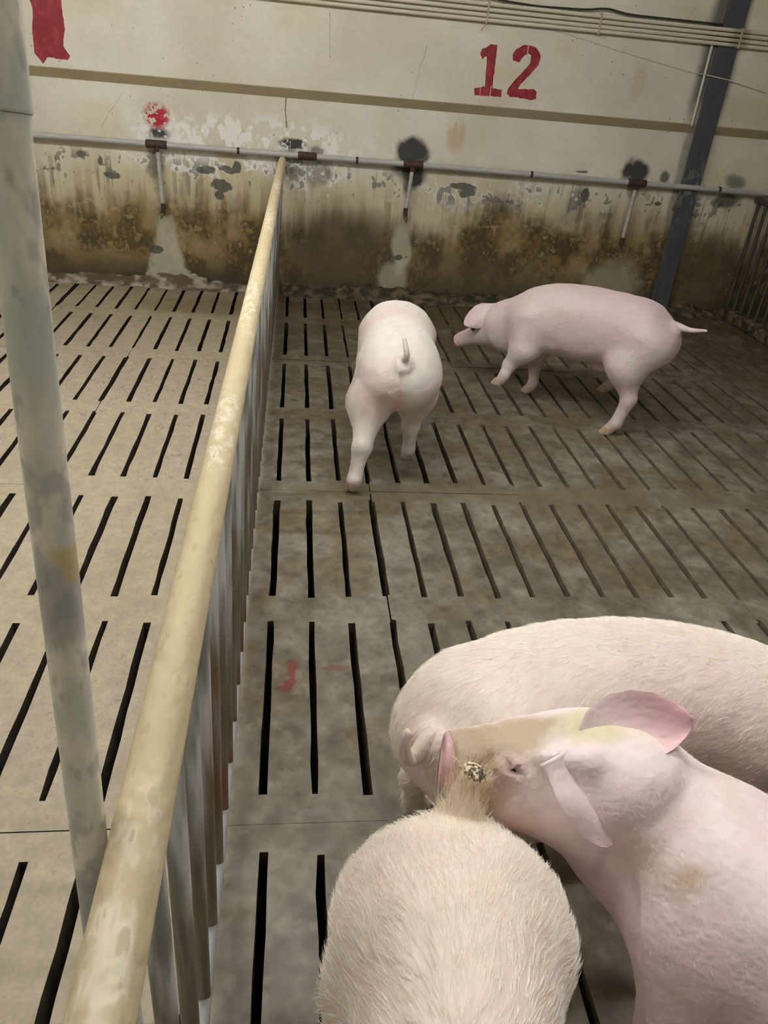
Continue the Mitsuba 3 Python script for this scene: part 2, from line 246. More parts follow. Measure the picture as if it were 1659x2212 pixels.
TWO = [(1.381, 1.582), (1.372, 1.614), (1.392, 1.648), (1.437, 1.671), (1.483, 1.675), (1.532, 1.659), (1.561, 1.624), (1.558, 1.574), (1.518, 1.521), (1.456, 1.454), (1.439, 1.421), (1.548, 1.432), (1.572, 1.418), (1.572, 1.378), (1.546, 1.367), (1.396, 1.377), (1.37, 1.391), (1.373, 1.419), (1.407, 1.467), (1.463, 1.528), (1.497, 1.575), (1.496, 1.618), (1.478, 1.628), (1.448, 1.614), (1.422, 1.574)]
BIG = [(-1.637, 1.74), (-1.605, 1.66), (-1.591, 1.607), (-1.612, 1.5), (-1.618, 1.378), (-1.573, 1.327), (-1.546, 1.361), (-1.423, 1.356), (-1.406, 1.378), (-1.441, 1.429), (-1.42, 1.527), (-1.423, 1.668), (-1.437, 1.90), (-1.66, 1.90)]
one = paint(ONE, 3).difference(sbox(1.189, 1.36, 1.193, 1.43)).difference(sbox(1.258, 1.36, 1.262, 1.428))
two = paint(TWO, 5).difference(sbox(1.467, 1.60, 1.472, 1.70))
k = add('wall_back__painted_numeral', extr(one), 'red_paint'); labels[k] = {'label': 'red stencilled numeral 1 of the number 12'}
k = add('wall_back__painted_numeral', extr(two), 'red_paint'); labels[k] = {'label': 'red stencilled numeral 2 of the number 12'}
k = add('wall_back__painted_numeral', extr(paint(BIG, 8)), 'red_paint'); labels[k] = {'label': 'broad red painted stroke with ragged foot'}

# dark steel column let into the wall
col = cat(bx(2.735, 2.835, WY - .052, WY - .03, -0.1, ZC, .002), bx(2.775, 2.795, WY - .04, WY + .05, -0.1, ZC))
k = add('column', cat(bx(2.735, 2.875, WY - .056, WY - .04, 0.0, ZC, .002), bx(2.797, 2.813, WY - .045, WY + .02, 0.0, ZC)), 'column_paint')
tag('column', 'dark grey painted steel column standing against the back wall', kind='structure')
add('column__conduit', tube([[2.698, WY - .05, 1.30], [2.695, WY - .05, 1.8]], .008, 10), 'conduit_plastic', 40)

# ---------------------------------------------------------------- slatted floor: single concrete slabs over the pit
SLW, SLL, Y0, X0 = 0.61, 1.523, -0.443, -0.2955
def slab_mesh(seed, clip_y=None):
    rng = np.random.default_rng(seed)
    g = 0.0009
    xs = [g, SLW - g]; pts = []
    rows = [(0.078, 0.700), (0.832, 1.448)]
    def wob(n, s=.0012): return rng.normal(0, s, n)
    # outline with half notches on both long sides
    def side(x, sgn):
        out = [(x, g)]
        for a, b in rows:
            a2, b2 = a + rng.normal(0, .006), b + rng.normal(0, .006)
            ys = np.linspace(a2, b2, 7); d = 0.0085 + rng.normal(0, .002)
            out += [(x, a2 - .004)] + [(x + sgn * max(d + w, .001), yy) for yy, w in zip(ys, wob(7, .0013))] + [(x, b2 + .004)]
        return out + [(x, SLL - g)]
    outline = side(xs[0], 1) + side(xs[1], -1)[::-1]
    holes = []
    for a, b in rows:
        for i in range(1, 5):
            cx = i * 0.122; hw = 0.0102 + rng.normal(0, .0008); a2, b2 = a + rng.normal(0, .005), b + rng.normal(0, .005)
            ys = np.linspace(a2, b2, 8)
            holes.append([(cx - hw + w, yy) for yy, w in zip(ys, wob(8))] + [(cx + hw + w, yy) for yy, w in zip(ys[::-1], wob(8))])
    P = Polygon(outline, holes).buffer(0)
    if clip_y is not None: P = P.intersection(sbox(-1, -1, 2, clip_y))
    def ex(Pp, z0, z1):
        m = trimesh.creation.extrude_polygon(Pp, z1 - z0, engine='earcut'); m.apply_translation((0, 0, z0)); return m
    return ex(P, -0.09, 0.0)
VAR = [slab_mesh(100 + i) for i in range(8)]
VARC = [slab_mesh(200 + i, WY - Y0 - 3 * SLL - .0) for i in range(3)]
PLY = [mikit.ply(m, 'concrete') for m in VAR]; PLYC = [mikit.ply(m, 'concrete') for m in VARC]
rng = np.random.default_rng(4)
add('floor', bx(XL, XR, YF, WY, -0.72, -0.70), 'slurry'); tag('floor', 'concrete slatted floor over a dark slurry pit', kind='structure')
n = 0
for j in range(-1, 4):
    for i in range(-6, 9):
        if j < 0 and not (-4 <= i <= 4): continue
        P = (PLYC if j == 3 else PLY)
        d = P[rng.integers(len(P))]
        key = 'floor__slab' + (f'_{n:03d}' if n else ''); n += 1
        jx = rng.normal(0, .0016) + (0.008 if j == 0 else 0)
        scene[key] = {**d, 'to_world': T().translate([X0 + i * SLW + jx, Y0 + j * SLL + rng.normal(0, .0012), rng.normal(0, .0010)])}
for j in range(0, 4):    # joints packed with dirt
    k = add('floor__joint_dirt', bx(XL, XR, Y0 + j * SLL - .012, Y0 + j * SLL + .012, -.05, -.0035), 'concrete')
for y0 in [Y0 + j * SLL for j in range(-1, 4)]:    # the beams that carry the slab ends
    add('floor__beam', bx(XL, XR, y0 - .06, y0 + .06, -0.70, -0.092), 'slurry')
for i, (x0, x1) in enumerate(((XL, X0 - 6 * SLW), (X0 + 9 * SLW, XR))):
    add('floor__edge_strip', bx(x0, x1, Y0 - SLL, WY, -0.09, 0), 'concrete')
add('floor__passage', bx(XL, XR, YF, Y0 - SLL, -0.09, 0), 'concrete')

# crust of old dung and mortar along the foot of the wall
def lump(x0, x1, seed, hz, dep, top=None):
    X = np.arange(x0, x1, 0.012); S = np.linspace(0, 1, 10)
    V = []
    nx = nfbm(np.c_[X * 6, X * 0, X * 0 + seed], 4, seed)
    for s in S:
        y = WY + .01 - dep * (1 - s) * (0.45 + 1.1 * nx)
        z = hz * np.sin(s * np.pi / 2) ** 1.2 * (0.3 + 1.3 * nfbm(np.c_[X * 11, X * 0 + s * 2.0, X * 0 + seed + 3], 4, seed)) - 0.004
        V.append(np.stack([X, y, z], 1))
    V = np.array(V); a, b = V.shape[:2]; idx = np.arange(a * b).reshape(a, b)
    q = np.stack([idx[:-1, :-1], idx[:-1, 1:], idx[1:, 1:], idx[1:, :-1]], -1).reshape(-1, 4)
    return trimesh.Trimesh(V.reshape(-1, 3), np.vstack([q[:, [0, 1, 2]], q[:, [0, 2, 3]]]), process=False)
add('wall_back__dung_crust', cat(lump(-3.4, -0.15, 3, .05, .10), lump(-1.06, -0.62, 9, .085, .10)), 'crust', 50)
labels['wall_back__dung_crust'] = {'kind': 'stuff', 'label': 'crusty line of dried dung and mortar along the wall foot'}
add('wall_back__wet_muck', cat(lump(-0.1, 3.3, 13, .075, .16), lump(1.55, 2.5, 17, .05, .2)), 'muck', 50)
labels['wall_back__wet_muck'] = {'kind': 'stuff', 'label': 'dark wet muck heaped along the wall foot'}

# ---------------------------------------------------------------- pen fence
RX0, RX1, RZ = -0.122, -0.099, 0.888
def rail_x(y): return RX0 + (RX1 - RX0) * np.clip((y - .3) / 5.3, -.4, 1)
ys = np.linspace(-0.9, WY - .085, 40)
tag('pen_fence', 'pipe pen fence with a dusty beige top rail running to the back wall', 'fence')
k = add('pen_fence__top_rail', tube(np.c_[rail_x(ys), ys, np.full(len(ys), RZ) + 0.002 * np.sin(ys * 1.7)], .0243, 28), 'rail_dusty', 40); labels[k] = {'label': 'thick dusty beige top rail'}
k = add('pen_fence__bottom_rail', tube(np.c_[np.full(40, -0.134), ys, np.full(40, .075)], .016, 14), 'lower_rail_steel', 40)
bar_ply = mikit.ply(tube([[0, 0, .075], [0, 0, RZ - .01]], .0135, 14, caps=False), 'bar_galvanised', 40)
nb = 0
for i in range(-8, 42):
    y = 0.69 + i * 0.1245
    if y > WY - .09: break
    key = 'pen_fence__bar' + (f'_{nb:03d}' if nb else ''); nb += 1
    x0 = -0.133
    dx = (rail_x(y) - x0) / (RZ - .08)
    M = np.eye(4); M[0, 2] = dx; M[0, 3] = x0 - dx * .08; M[1, 3] = y
    scene[key] = {**bar_ply, 'to_world': T(M)}
for y in (0.95, 2.6, 4.9):
    add('pen_fence__foot', tube([[-.134, y, 0], [-.134, y, .07]], .012, 12), 'lower_rail_steel', 40)

# near post with its sleeve
tag('post', 'blotchy grey galvanised pipe post beside the near end of the pen fence rail', 'post')
PB, PT = np.array([-.165, .306, 0.0]), np.array([-.172, .541, 1.62])
def pp(z): return PB + (PT - PB) * z / 1.62
add('post__pole', tube([pp(0), pp(.4), pp(.8), pp(1.2), pp(1.44)], .0148, 32), 'galvanised_dirty', 40)
labels['post__pole'] = {'label': 'lower pipe of the post'}
k = add('post__sleeve', cat(tube([pp(1.421), pp(1.4225), pp(1.5), pp(1.62)], [.0160, .0166, .0166, .0166], 32), tube([pp(1.416), pp(1.4205)], [.0150, .0152], 32)), 'galvanised_dirty', 40); labels[k] = {'label': 'wider sleeve pipe on top of the post'}

# right hand fence
FX = 3.36
tag('bar_fence', 'dark barred pen fence at the far right against the back wall', 'fence')
add('bar_fence__top_rail', tube([[FX, 3.2, .86], [FX, WY - .02, .86]], .022, 16), 'far_bar_dark', 40)
add('bar_fence__curb', bx(FX - .045, FX + .06, 3.2, WY - .01, 0.0, .085, .012), 'muck')
for i in range(22):
    y = WY - .06 - i * .105
    add('bar_fence__bar', tube([[FX, y, .07], [FX, y, .85]], .0125, 10), 'far_bar_dark', 40)
k = add('bar_fence__backing_slat', bx(FX + .05, FX + .07, WY - .35, WY - .02, .1, .8), 'plain_plaster')
del scene[k]

# ---------------------------------------------------------------- water pipe with drinkers
PY = WY - .066
tag('water_pipe', 'galvanised water pipe running level along the stained back wall', 'pipe')
add('water_pipe__pipe', tube([[XL + .02, PY, .926], [-1.5, PY, .926], [.8, PY, .924], [3.3, PY, .912], [XR - .02, PY, .91]], .0185, 18), 'pipe_galvanised', 40)
for x, z in ((-.917, .926), (.785, .924), (2.395, .917)):
    add('water_pipe__tee', cat(tube([[x - .068, PY, z], [x - .065, PY, z], [x + .065, PY, z], [x + .068, PY, z]], [.021, .0255, .0255, .021], 16), tube([[x, PY, z - .015], [x, PY, z - .045]], .018, 14)), 'rust_iron', 40)
add('water_pipe__coupling', cat(tube([[.004, PY, .925], [.008, PY, .925], [.125, PY, .925], [.129, PY, .925]], [.021, .026, .026, .021], 16)), 'rust_iron', 40)
for x in (-.39, .40, 1.62, 3.02):
    zc = .925 - .003 * max(x, 0)
    add('water_pipe__clip', tube([[x - .008, PY, zc], [x + .008, PY, zc]], .0205, 14), 'rust_iron', 40)
    add('wall_back__pipe_bracket', bx(x - .006, x + .006, PY + .0215, WY + .01, zc - .008, zc + .008), 'rust_iron')
def drinker(name, x, zb, dx, label, full=True):
    tag(name, label, 'drinker', 'drinkers on the back wall')
    add(name + '__drop_pipe', tube([[x, PY, .90], [x + dx * .5, PY, (0.9 + zb) / 2], [x + dx, PY, zb + .10]], .0135, 14), 'pipe_galvanised', 40)
    xb = x + dx
    add(name + '__elbow', cat(tube([[xb, PY, zb + .115], [xb, PY, zb + .06]], .0155, 14), tube([[xb, PY, zb + .075], [xb, PY - .05, zb + .055]], .0135, 14)), 'rust_iron', 40)
    add(name + '__nipple', cat(tube([[xb, PY - .045, zb + .058], [xb, PY - .085, zb + .042]], .010, 14), tube([[xb, PY - .08, zb + .044], [xb, PY - .105, zb + .034]], .0045, 10)), 'brass_dark', 40)
drinker('nipple_drinker', -.912, .45, .012, 'nipple drinker on a drop pipe under the red paint spot')
drinker('nipple_drinker_001', .783, .53, -.022, 'nipple drinker on a drop pipe below the black paint blot')
drinker('nipple_drinker_002', 2.395, .43, -.01, 'dark nipple drinker on a drop pipe nearest the dark column')

# ---------------------------------------------------------------- conduits, cable, string
tag('conduit_bundle', 'four cream plastic conduits clipped side by side high on the back wall', 'conduit')
for i, z in enumerate((1.866, 1.838, 1.810, 1.784)):
    xs_ = np.linspace(XL + .02, XR - .02, 60)
    dz = .0015 * np.sin(xs_ * 2.1 + i) - (0.0 if i < 3 else 0)
    add('conduit_bundle__conduit', tube(np.c_[xs_, np.full(60, WY - .072), z + dz], .0112, 12), 'conduit_plastic', 40)
for x in (-.6, 1.166, 1.90, 2.86, 3.6):
    add('conduit_bundle__tie', cat(bx(x - .006, x + .006, WY - .0875, WY - .084, 1.768, 1.882), bx(x - .006, x + .006, WY - .09, WY - .0352, 1.877, 1.881), bx(x - .006, x + .006, WY - .09, WY - .0352, 1.768, 1.772)), 'tie_dirty')
add('conduit_bundle__tie_tail', cat(tube([[1.166, WY - .088, 1.775], [1.160, WY - .09, 1.755], [1.135, WY - .085, 1.725]], .003, 6)), 'tie_dirty')
xs_ = np.linspace(.9, 2.72, 60)
hh = 1.8895 + .018 * np.exp(-((xs_ - 1.93) / .10) ** 2) - .006 * np.exp(-((xs_ - 1.5) / .15) ** 2) + .012 * np.exp(-((xs_ - 1.17) / .08) ** 2)
add('black_cable_run', tube(np.c_[xs_, np.full(60, WY - .068) + .004 * np.sin(xs_ * 9), hh], .0058, 8), 'black_cable', 40)
tag('black_cable_run', 'thin black cable sagging along the top of the cream conduits', 'cable')
sp = np.array([[1.55, WY - .058, 1.785], [2.1, WY - .055, 1.69], [2.62, WY - .060, 1.612], [2.74, WY - .063, 1.602], [2.90, WY - .063, 1.585], [3.3, WY - .05, 1.515], [3.9, WY - .045, 1.38]])
add('white_string', tube(sp, [.0012, .0012, .0016, .003, .003, .0014, .0012], 6), 'string_white')
tag('white_string', 'thin pale string slanting across the dark column', 'string')

# ---------------------------------------------------------------- lamps
for i, (x, y, L, rad) in enumerate(LAMPS):
    if rad <= 0: continue
    nm = 'tube_lamp' + (f'_{i:03d}' if i else '')
    tag(nm, ('tube lamp on the ceiling over the pens', 'tube lamp on the ceiling over the near fence', 'tube lamp on the ceiling over the near pigs', 'tube lamp on the ceiling behind the camera', 'tube lamp')[i], 'lamp', 'tube lamps on the ceiling')
    add(nm + '__housing', bx(x - L / 2 - .03, x + L / 2 + .03, y - .06, y + .06, LAMP_Z + .03, ZC), 'lamp_body')
    e = tube([[x - L / 2, y, LAMP_Z], [x + L / 2, y, LAMP_Z]], .03, 12)
    scene[nm + '__tube'] = mikit.ply(e, 'lamp_body', False, emitter={'type': 'area', 'radiance': rgb(*[rad * c for c in LAMP_COL])})
# ---------------------------------------------------------------- pigs: one continuous body each, shaped as a distance field
def smin(a, b, k):
    h = np.clip(0.5 + 0.5 * (b - a) / k, 0, 1)
    return b + (a - b) * h - k * h * (1 - h)
def rcone(P, a, b, ra, rb):
    a, b = np.asarray(a, float), np.asarray(b, float); ab = b - a; L2 = ab @ ab
    t = np.clip(((P - a) @ ab) / L2, 0, 1)
    return np.linalg.norm(P - a - t[:, None] * ab, axis=1) - (ra + (rb - ra) * t)
def ellip(P, c, R, r):
    q = (P - np.asarray(c)) @ np.asarray(R).T / np.asarray(r)
    k0 = np.linalg.norm(q, axis=1); k1 = np.linalg.norm(q / np.asarray(r), axis=1)
    return k0 * (k0 - 1) / np.maximum(k1, 1e-9)
class Loft:
    """Body tube along a 3-D centreline with half width, upper and lower half heights at its stations."""
    def __init__(s, pts, w, hu, hd, n=2.2, side=None, N=160, e0=.6, e1=.6):
        pts = np.asarray(pts, float); d = np.r_[0, np.cumsum(np.linalg.norm(np.diff(pts, axis=0), axis=1))]
        u = np.linspace(0, d[-1], N)
        s.c = np.stack([CubicSpline(d, pts[:, i])(u) if len(d) > 3 else np.interp(u, d, pts[:, i]) for i in range(3)], 1)
        from scipy.interpolate import PchipInterpolator as PI
        s.w, s.hu, s.hd = (PI(d, np.asarray(q, float))(u) for q in (w, hu, hd))
        t = np.gradient(s.c, axis=0); s.t = t / np.linalg.norm(t, axis=1, keepdims=True)
        sd = np.cross([0, 0, 1.0], s.t) if side is None else np.broadcast_to(side, s.t.shape) - s.t * (s.t @ np.asarray(side))[:, None]
        s.s = sd / np.linalg.norm(sd, axis=1, keepdims=True); s.u = np.cross(s.t, s.s)
        s.n, s.e0, s.e1, s.tree, s.N, s.L = n, e0, e1, cKDTree(s.c), N, d[-1]
    def __call__(s, P):
        _, i = s.tree.query(P); r = P - s.c[i]
        a = np.einsum('ij,ij->i', r, s.t[i]); st = s.L / (s.N - 1)
        f = np.clip(i + a / st, 0, s.N - 1); i0 = np.minimum(f.astype(int), s.N - 2); g = (f - i0)[:, None]
        lerp = lambda q: q[i0] * (1 - g) + q[i0 + 1] * g
        c, sd, up = lerp(s.c), lerp(s.s), lerp(s.u); w, hu, hd = (lerp(q[:, None])[:, 0] for q in (s.w, s.hu, s.hd))
        r = P - c; x = np.einsum('ij,ij->i', r, sd); y = np.einsum('ij,ij->i', r, up); tt = lerp(s.t); z = np.einsum('ij,ij->i', r, tt)
        h = np.where(y > 0, hu, hd); e = np.where(f <= 0, s.e0, s.e1) * np.minimum(w, h)
        q = (np.abs(x / w) ** s.n + np.abs(y / h) ** s.n + np.abs(z / e) ** s.n) ** (1 / s.n)
        rr = np.sqrt(x * x + y * y + z * z)
        return np.where(q > 1e-6, rr * (1 - 1 / np.maximum(q, 1e-6)), -np.minimum(w, h))
def surface(field, lo, hi, h):
    """Surface nets on a sparse grid, then every vertex is pulled onto the surface."""
    lo, hi = np.asarray(lo, float), np.asarray(hi, float); m = 4; H = h * m
    n = np.ceil((hi - lo) / H).astype(int) + 1
    ax = [lo[k] + H * np.arange(n[k]) for k in range(3)]
    G = np.stack(np.meshgrid(*ax, indexing='ij'), -1)
    Fc = field(G.reshape(-1, 3)).reshape(n)
    F = ndimage.zoom(Fc, [(n[k] - 1) * m + 1 for k in range(3)] / n, order=1, grid_mode=False)
    near = ndimage.binary_dilation(np.abs(Fc) < H * 1.3, iterations=1)
    mask = np.zeros(F.shape, bool)
    I = np.argwhere(near)
    for d in np.ndindex(m, m, m):
        J = I * m + np.array(d) - m // 2
        J = J[((J >= 0) & (J < F.shape)).all(1)]; mask[tuple(J.T)] = True
    J = np.argwhere(mask); F[mask] = field(lo + h * J)
    S = F < 0
    act = np.zeros(np.array(F.shape) - 1, bool); cnt = np.zeros(act.shape); acc = np.zeros(act.shape + (3,))
    sl = lambda d: tuple(slice(d[k], F.shape[k] - 1 + d[k]) for k in range(3))
    for axis in range(3):
        for d in np.ndindex(2, 2, 2):
            if d[axis]: continue
            d2 = list(d); d2[axis] = 1; a, b = F[sl(d)], F[sl(d2)]
            cr = (a < 0) != (b < 0); tt = np.where(cr, a / np.where(cr, a - b, 1), 0)
            p = np.broadcast_to(np.array(d, float), act.shape + (3,)).copy(); p[..., axis] = tt
            acc += p * cr[..., None]; cnt += cr
    act = cnt > 0; idx = -np.ones(act.shape, int); cells = np.argwhere(act); idx[act] = np.arange(len(cells))
    V = lo + h * (cells + acc[act] / cnt[act][:, None])
    Q = []
    for axis in range(3):
        o = [k for k in range(3) if k != axis]
        a = S.take(range(F.shape[axis] - 1), axis); b = S.take(range(1, F.shape[axis]), axis)
        E = np.argwhere(a != b); ok = ((E[:, o] > 0) & (E[:, o] < np.array(F.shape)[o] - 1)).all(1); E = E[ok]
        flip = a[tuple(E.T)]
        def cell(da, db):
            c = E.copy(); c[:, o[0]] -= da; c[:, o[1]] -= db; return idx[tuple(c.T)]
        q = np.stack([cell(1, 1), cell(0, 1), cell(0, 0), cell(1, 0)], 1)
        if axis == 1: flip = ~flip
        q[~flip] = q[~flip][:, ::-1]; Q.append(q)
    Q = np.vstack(Q); Q = Q[(Q >= 0).all(1)]
    for _ in range(2):
        f0 = field(V); g = np.stack([field(V + np.eye(3)[k] * 1e-3) - f0 for k in range(3)], 1) / 1e-3
        V = V - np.clip(f0 / np.maximum((g * g).sum(1), .25), -h, h)[:, None] * g
    return trimesh.Trimesh(V, np.vstack([Q[:, [0, 1, 2]], Q[:, [0, 2, 3]]]), process=False)

ST = np.array([  # a, centre height, half width, up, down of a pig about 0.63 m tall
    [0.000, .530, .035, .035, .035], [0.030, .512, .082, .080, .09], [0.085, .495, .125, .122, .135], [0.19, .480, .150, .150, .158], [0.33, .468, .156, .163, .168],
    [0.48, .458, .162, .170, .178], [0.62, .450, .165, .168, .178], [0.74, .445, .160, .164, .172], [0.84, .448, .145, .152, .168], [0.93, .458, .124, .134, .158], [1.02, .47, .106, .114, .140]])
HD = np.array([  # head: a, half width, up, down
    [0.98, .092, .086, .105], [1.04, .098, .082, .110], [1.10, .092, .064, .102], [1.16, .071, .048, .080], [1.22, .054, .043, .053], [1.27, .048, .042, .043], [1.29, .047, .041, .040]])

class Pig:
    def __init__(s, plan, S=1.0, Sl=1.0, Sw=1.0, zdrop=(0, 0, 0), hips=.15, roll=0.0):
        """plan: points of the centreline on the floor, rump end first; bends the whole pig. zdrop: how far neck, poll and snout hang below their usual height."""
        plan = np.asarray(plan, float); d = np.r_[0, np.cumsum(np.linalg.norm(np.diff(plan, axis=0), axis=1))]
        s.cs = [CubicSpline(d, plan[:, k], bc_type='natural') if len(d) > 2 else (lambda u, k=k: np.interp(u, d, plan[:, k])) for k in (0, 1)]
        s.plan, s.L, s.S, s.Sl, s.Sw = plan, d[-1], S, Sl, Sw; s.e = 1e-3; s.zd = zdrop
    def M(s, a, l=0.0, z=0.0):
        u = a * s.Sl; uc = np.clip(u, 0, s.L)
        p = np.array([c(uc) for c in s.cs]); t = np.array([c(min(uc + 1e-3, s.L)) - c(min(uc + 1e-3, s.L) - 1e-3) for c in s.cs]); t = t / np.linalg.norm(t)
        p = p + t * (u - uc) + np.array([-t[1], t[0]]) * l * s.Sw
        return np.array([p[0], p[1], z * s.S])
    def drop(s, a):
        return np.interp(a, [.70, .93, 1.02, 1.29], [0, s.zd[0], s.zd[1], s.zd[2]])
    def torso(s, bell=1.0):
        pts = [s.M(a, 0, z - s.drop(a)) for a, z, *_ in ST]
        return Loft(pts, ST[:, 2] * s.Sw, ST[:, 3] * s.S, ST[:, 4] * s.S * bell, 2.25)
    def head(s, roll=0.0, pts=None, k=1.0):
        if pts is None: pts = [s.M(a, 0, .485 - s.drop(a)) for a in HD[:, 0]]
        pts = np.asarray(pts); fw = pts[-1] - pts[0]; fw /= np.linalg.norm(fw)
        sd = np.cross([0, 0, 1.0], fw); sd /= np.linalg.norm(sd); up = np.cross(fw, sd)
        sd = sd * math.cos(roll) + up * math.sin(roll); up = np.cross(fw, sd)
        s.hf, s.hs, s.hu, s.hp = fw, sd, up, pts
        return Loft(pts, HD[:, 1] * k, HD[:, 2] * k, HD[:, 3] * k, 2.2, side=sd, e0=.6, e1=.25)
    def H(s, f, l, u):
        """Point in head axes: f from 0 (poll) to 1 (snout), l to the pig's left, u up, in metres."""
        q = np.interp(f, np.linspace(0, 1, len(s.hp)), np.arange(len(s.hp))); i = min(int(q), len(s.hp) - 2)
        return s.hp[i] * (1 - q + i) + s.hp[i + 1] * (q - i) + s.hs * l + s.hu * u
def legs_field(pg, feet, hk=.034):
    """feet: name -> (world foot point, splay). Returns primitives and hoof frames."""
    prims, hoofs = [], []
    for name, foot in feet.items():
        hind, sgn = name[0] == 'h', 1 if name[1] == 'l' else -1
        foot = np.asarray(foot, float); S = pg.S
        a0 = .15 if hind else .80
        fw = pg.M(a0 + .05, 0, 0) - pg.M(a0, 0, 0); fw /= np.linalg.norm(fw)
        if hind:
            hip = pg.M(.14, .058 * sgn, .45); ft = foot
            hock = ft * .62 + hip * .38; hock[:2] = ft[:2] * .74 + (hip[:2] + fw[:2] * -.01) * .26 - fw[:2] * hk * S; hock[2] = ft[2] + .185 * S
            st = hip * .52 + hock * .48 + fw * .040 * S; st[2] = .335 * S; st[:2] += np.cross([0, 0, 1.0], fw)[:2] * sgn * .016
            fet = ft - fw * .012 + np.array([0, 0, .062 * S]) + (hock - ft) * np.array([.12, .12, 0])
            prims += [(hip, st, .112 * S, .078 * S, .06), (pg.M(.075, .05 * sgn, .43), st, .085 * S, .07 * S, .06), (st, hock, .076 * S, .035 * S, .055), (hock, hock - fw * .010 + np.array([0, 0, .012]), .032 * S, .026 * S, .02), (hock, fet, .032 * S, .0265 * S, .022), (fet, ft + fw * .012 + np.array([0, 0, .022 * S]), .0265 * S, .026 * S, .02)]
        else:
            sh = pg.M(.80, .075 * sgn, .42); el = pg.M(.765, .095 * sgn, .295); ft = foot
            leg = ft - sh; el = el + np.array([leg[0], leg[1], 0]) * .3
            kn = ft * .5 + el * .5; kn[2] = ft[2] + .5 * (el[2] - ft[2]) + .005; kn = kn + fw * .018 * S
            fet = ft - fw * .006 + np.array([0, 0, .058 * S]) + (kn - ft) * np.array([.10, .10, 0])
            prims += [(sh, el, .105 * S, .075 * S, .05), (el, kn, .062 * S, .036 * S, .03), (kn, fet, .0345 * S, .0265 * S, .015), (fet, ft + fw * .010 + np.array([0, 0, .022 * S]), .0275 * S, .0265 * S, .012)]
        hoofs.append((ft, fw, np.cross([0, 0, 1.0], fw), S))
    return prims, hoofs
def hoof_mesh(ft, fw, sd, S, q):
    c0 = ft + sd * q * .0165 * S + fw * .006
    ring = lambda z, k, f: [c0 + fw * (f + k * .027 * S * math.cos(a) * (1.25 if math.cos(a) > 0 else .9)) + sd * k * .0145 * S * math.sin(a) + np.array([0, 0, z]) for a in np.linspace(0, 2 * np.pi, 14, endpoint=False)]
    V = np.array(ring(.001, 1.0, .014) + ring(.006, 1.02, .013) + ring(.034 * S, .86, .0) + ring(.042 * S, .5, -.003) + [c0 + np.array([0, 0, .001]), c0 + np.array([0, 0, .044 * S])]); F = []
    for r in range(3):
        for j in range(14):
            a, b = r * 14 + j, r * 14 + (j + 1) % 14; F += [[a, b, b + 14], [a, b + 14, a + 14]]
    for j in range(14): F += [[(j + 1) % 14, j, 56], [42 + j, 42 + (j + 1) % 14, 57]]
    return trimesh.Trimesh(V, F, process=False)
def ear_mesh(base, tip, nrm, width, cup=.35, droop=0.0, th=.005, seed=0, n=28, m=17, root=.55, fold=0.0):
    """Leaf-shaped ear with real thickness: base and tip are points, nrm the way its inner side faces; cup rolls the edges towards nrm, droop bends the tip over."""
    base, tip = np.asarray(base, float), np.asarray(tip, float); d = tip - base; L = np.linalg.norm(d); d /= L
    nrm = np.asarray(nrm, float); nrm = nrm - d * (d @ nrm); nrm /= np.linalg.norm(nrm); sd = np.cross(nrm, d)
    t = np.linspace(0, 1, n)[:, None]; v = np.linspace(-1, 1, m)[None]
    wid = width * 0.5 * np.interp(t, [0, .12, .35, .55, .75, .9, .97, 1], [root, .78, 1, .97, .76, .46, .25, .05])
    asym = 1 + .18 * v
    ang = v * cup * (1.25 - .5 * t)
    x = wid * asym * np.sin(ang) / np.maximum(abs(cup) * (1.25 - .5 * t), 1e-6) if cup else wid * v * asym
    y = wid * (1 - np.cos(ang)) / max(abs(cup), 1e-6) * np.sign(cup) if cup else 0 * v * t
    y = y - droop * L * t ** 2.2 + fold * L * np.maximum(v, 0) ** 2 * t
    wave = .004 * np.sin(t * 7 + v * 2 + seed)
    P = base + d * (L * t * (1 - .25 * abs(droop) * t))[..., None] + sd * x[..., None] + nrm * (y + wave)[..., None]
    du = np.gradient(P, axis=0); dv = np.gradient(P, axis=1); N = np.cross(dv, du); N /= np.linalg.norm(N, axis=2, keepdims=True) + 1e-12
    thk = th * (1.6 - .9 * t) * (1 - .75 * v ** 4)
    A, B = P + N * thk[..., None] / 2, P - N * thk[..., None] / 2
    V = np.vstack([A.reshape(-1, 3), B.reshape(-1, 3)]); I = np.arange(n * m).reshape(n, m); K = n * m; F = []
    q = np.stack([I[:-1, :-1], I[:-1, 1:], I[1:, 1:], I[1:, :-1]], -1).reshape(-1, 4); F += [q[:, [0, 2, 1]], q[:, [0, 3, 2]], q[:, [0, 1, 2]] + K, q[:, [0, 2, 3]] + K]
    lp = np.r_[I[0, :], I[1:, -1], I[-1, -2::-1], I[-2:0:-1, 0]]; l2 = np.roll(lp, -1)
    F += [np.stack([lp, l2, l2 + K], 1), np.stack([lp, l2 + K, lp + K], 1)]
    m_ = trimesh.Trimesh(V, np.vstack(F), process=False)
    if m_.volume < 0: m_.invert()
    return m_, np.r_[np.tile(t, (1, m)).ravel(), np.tile(t, (1, m)).ravel()]

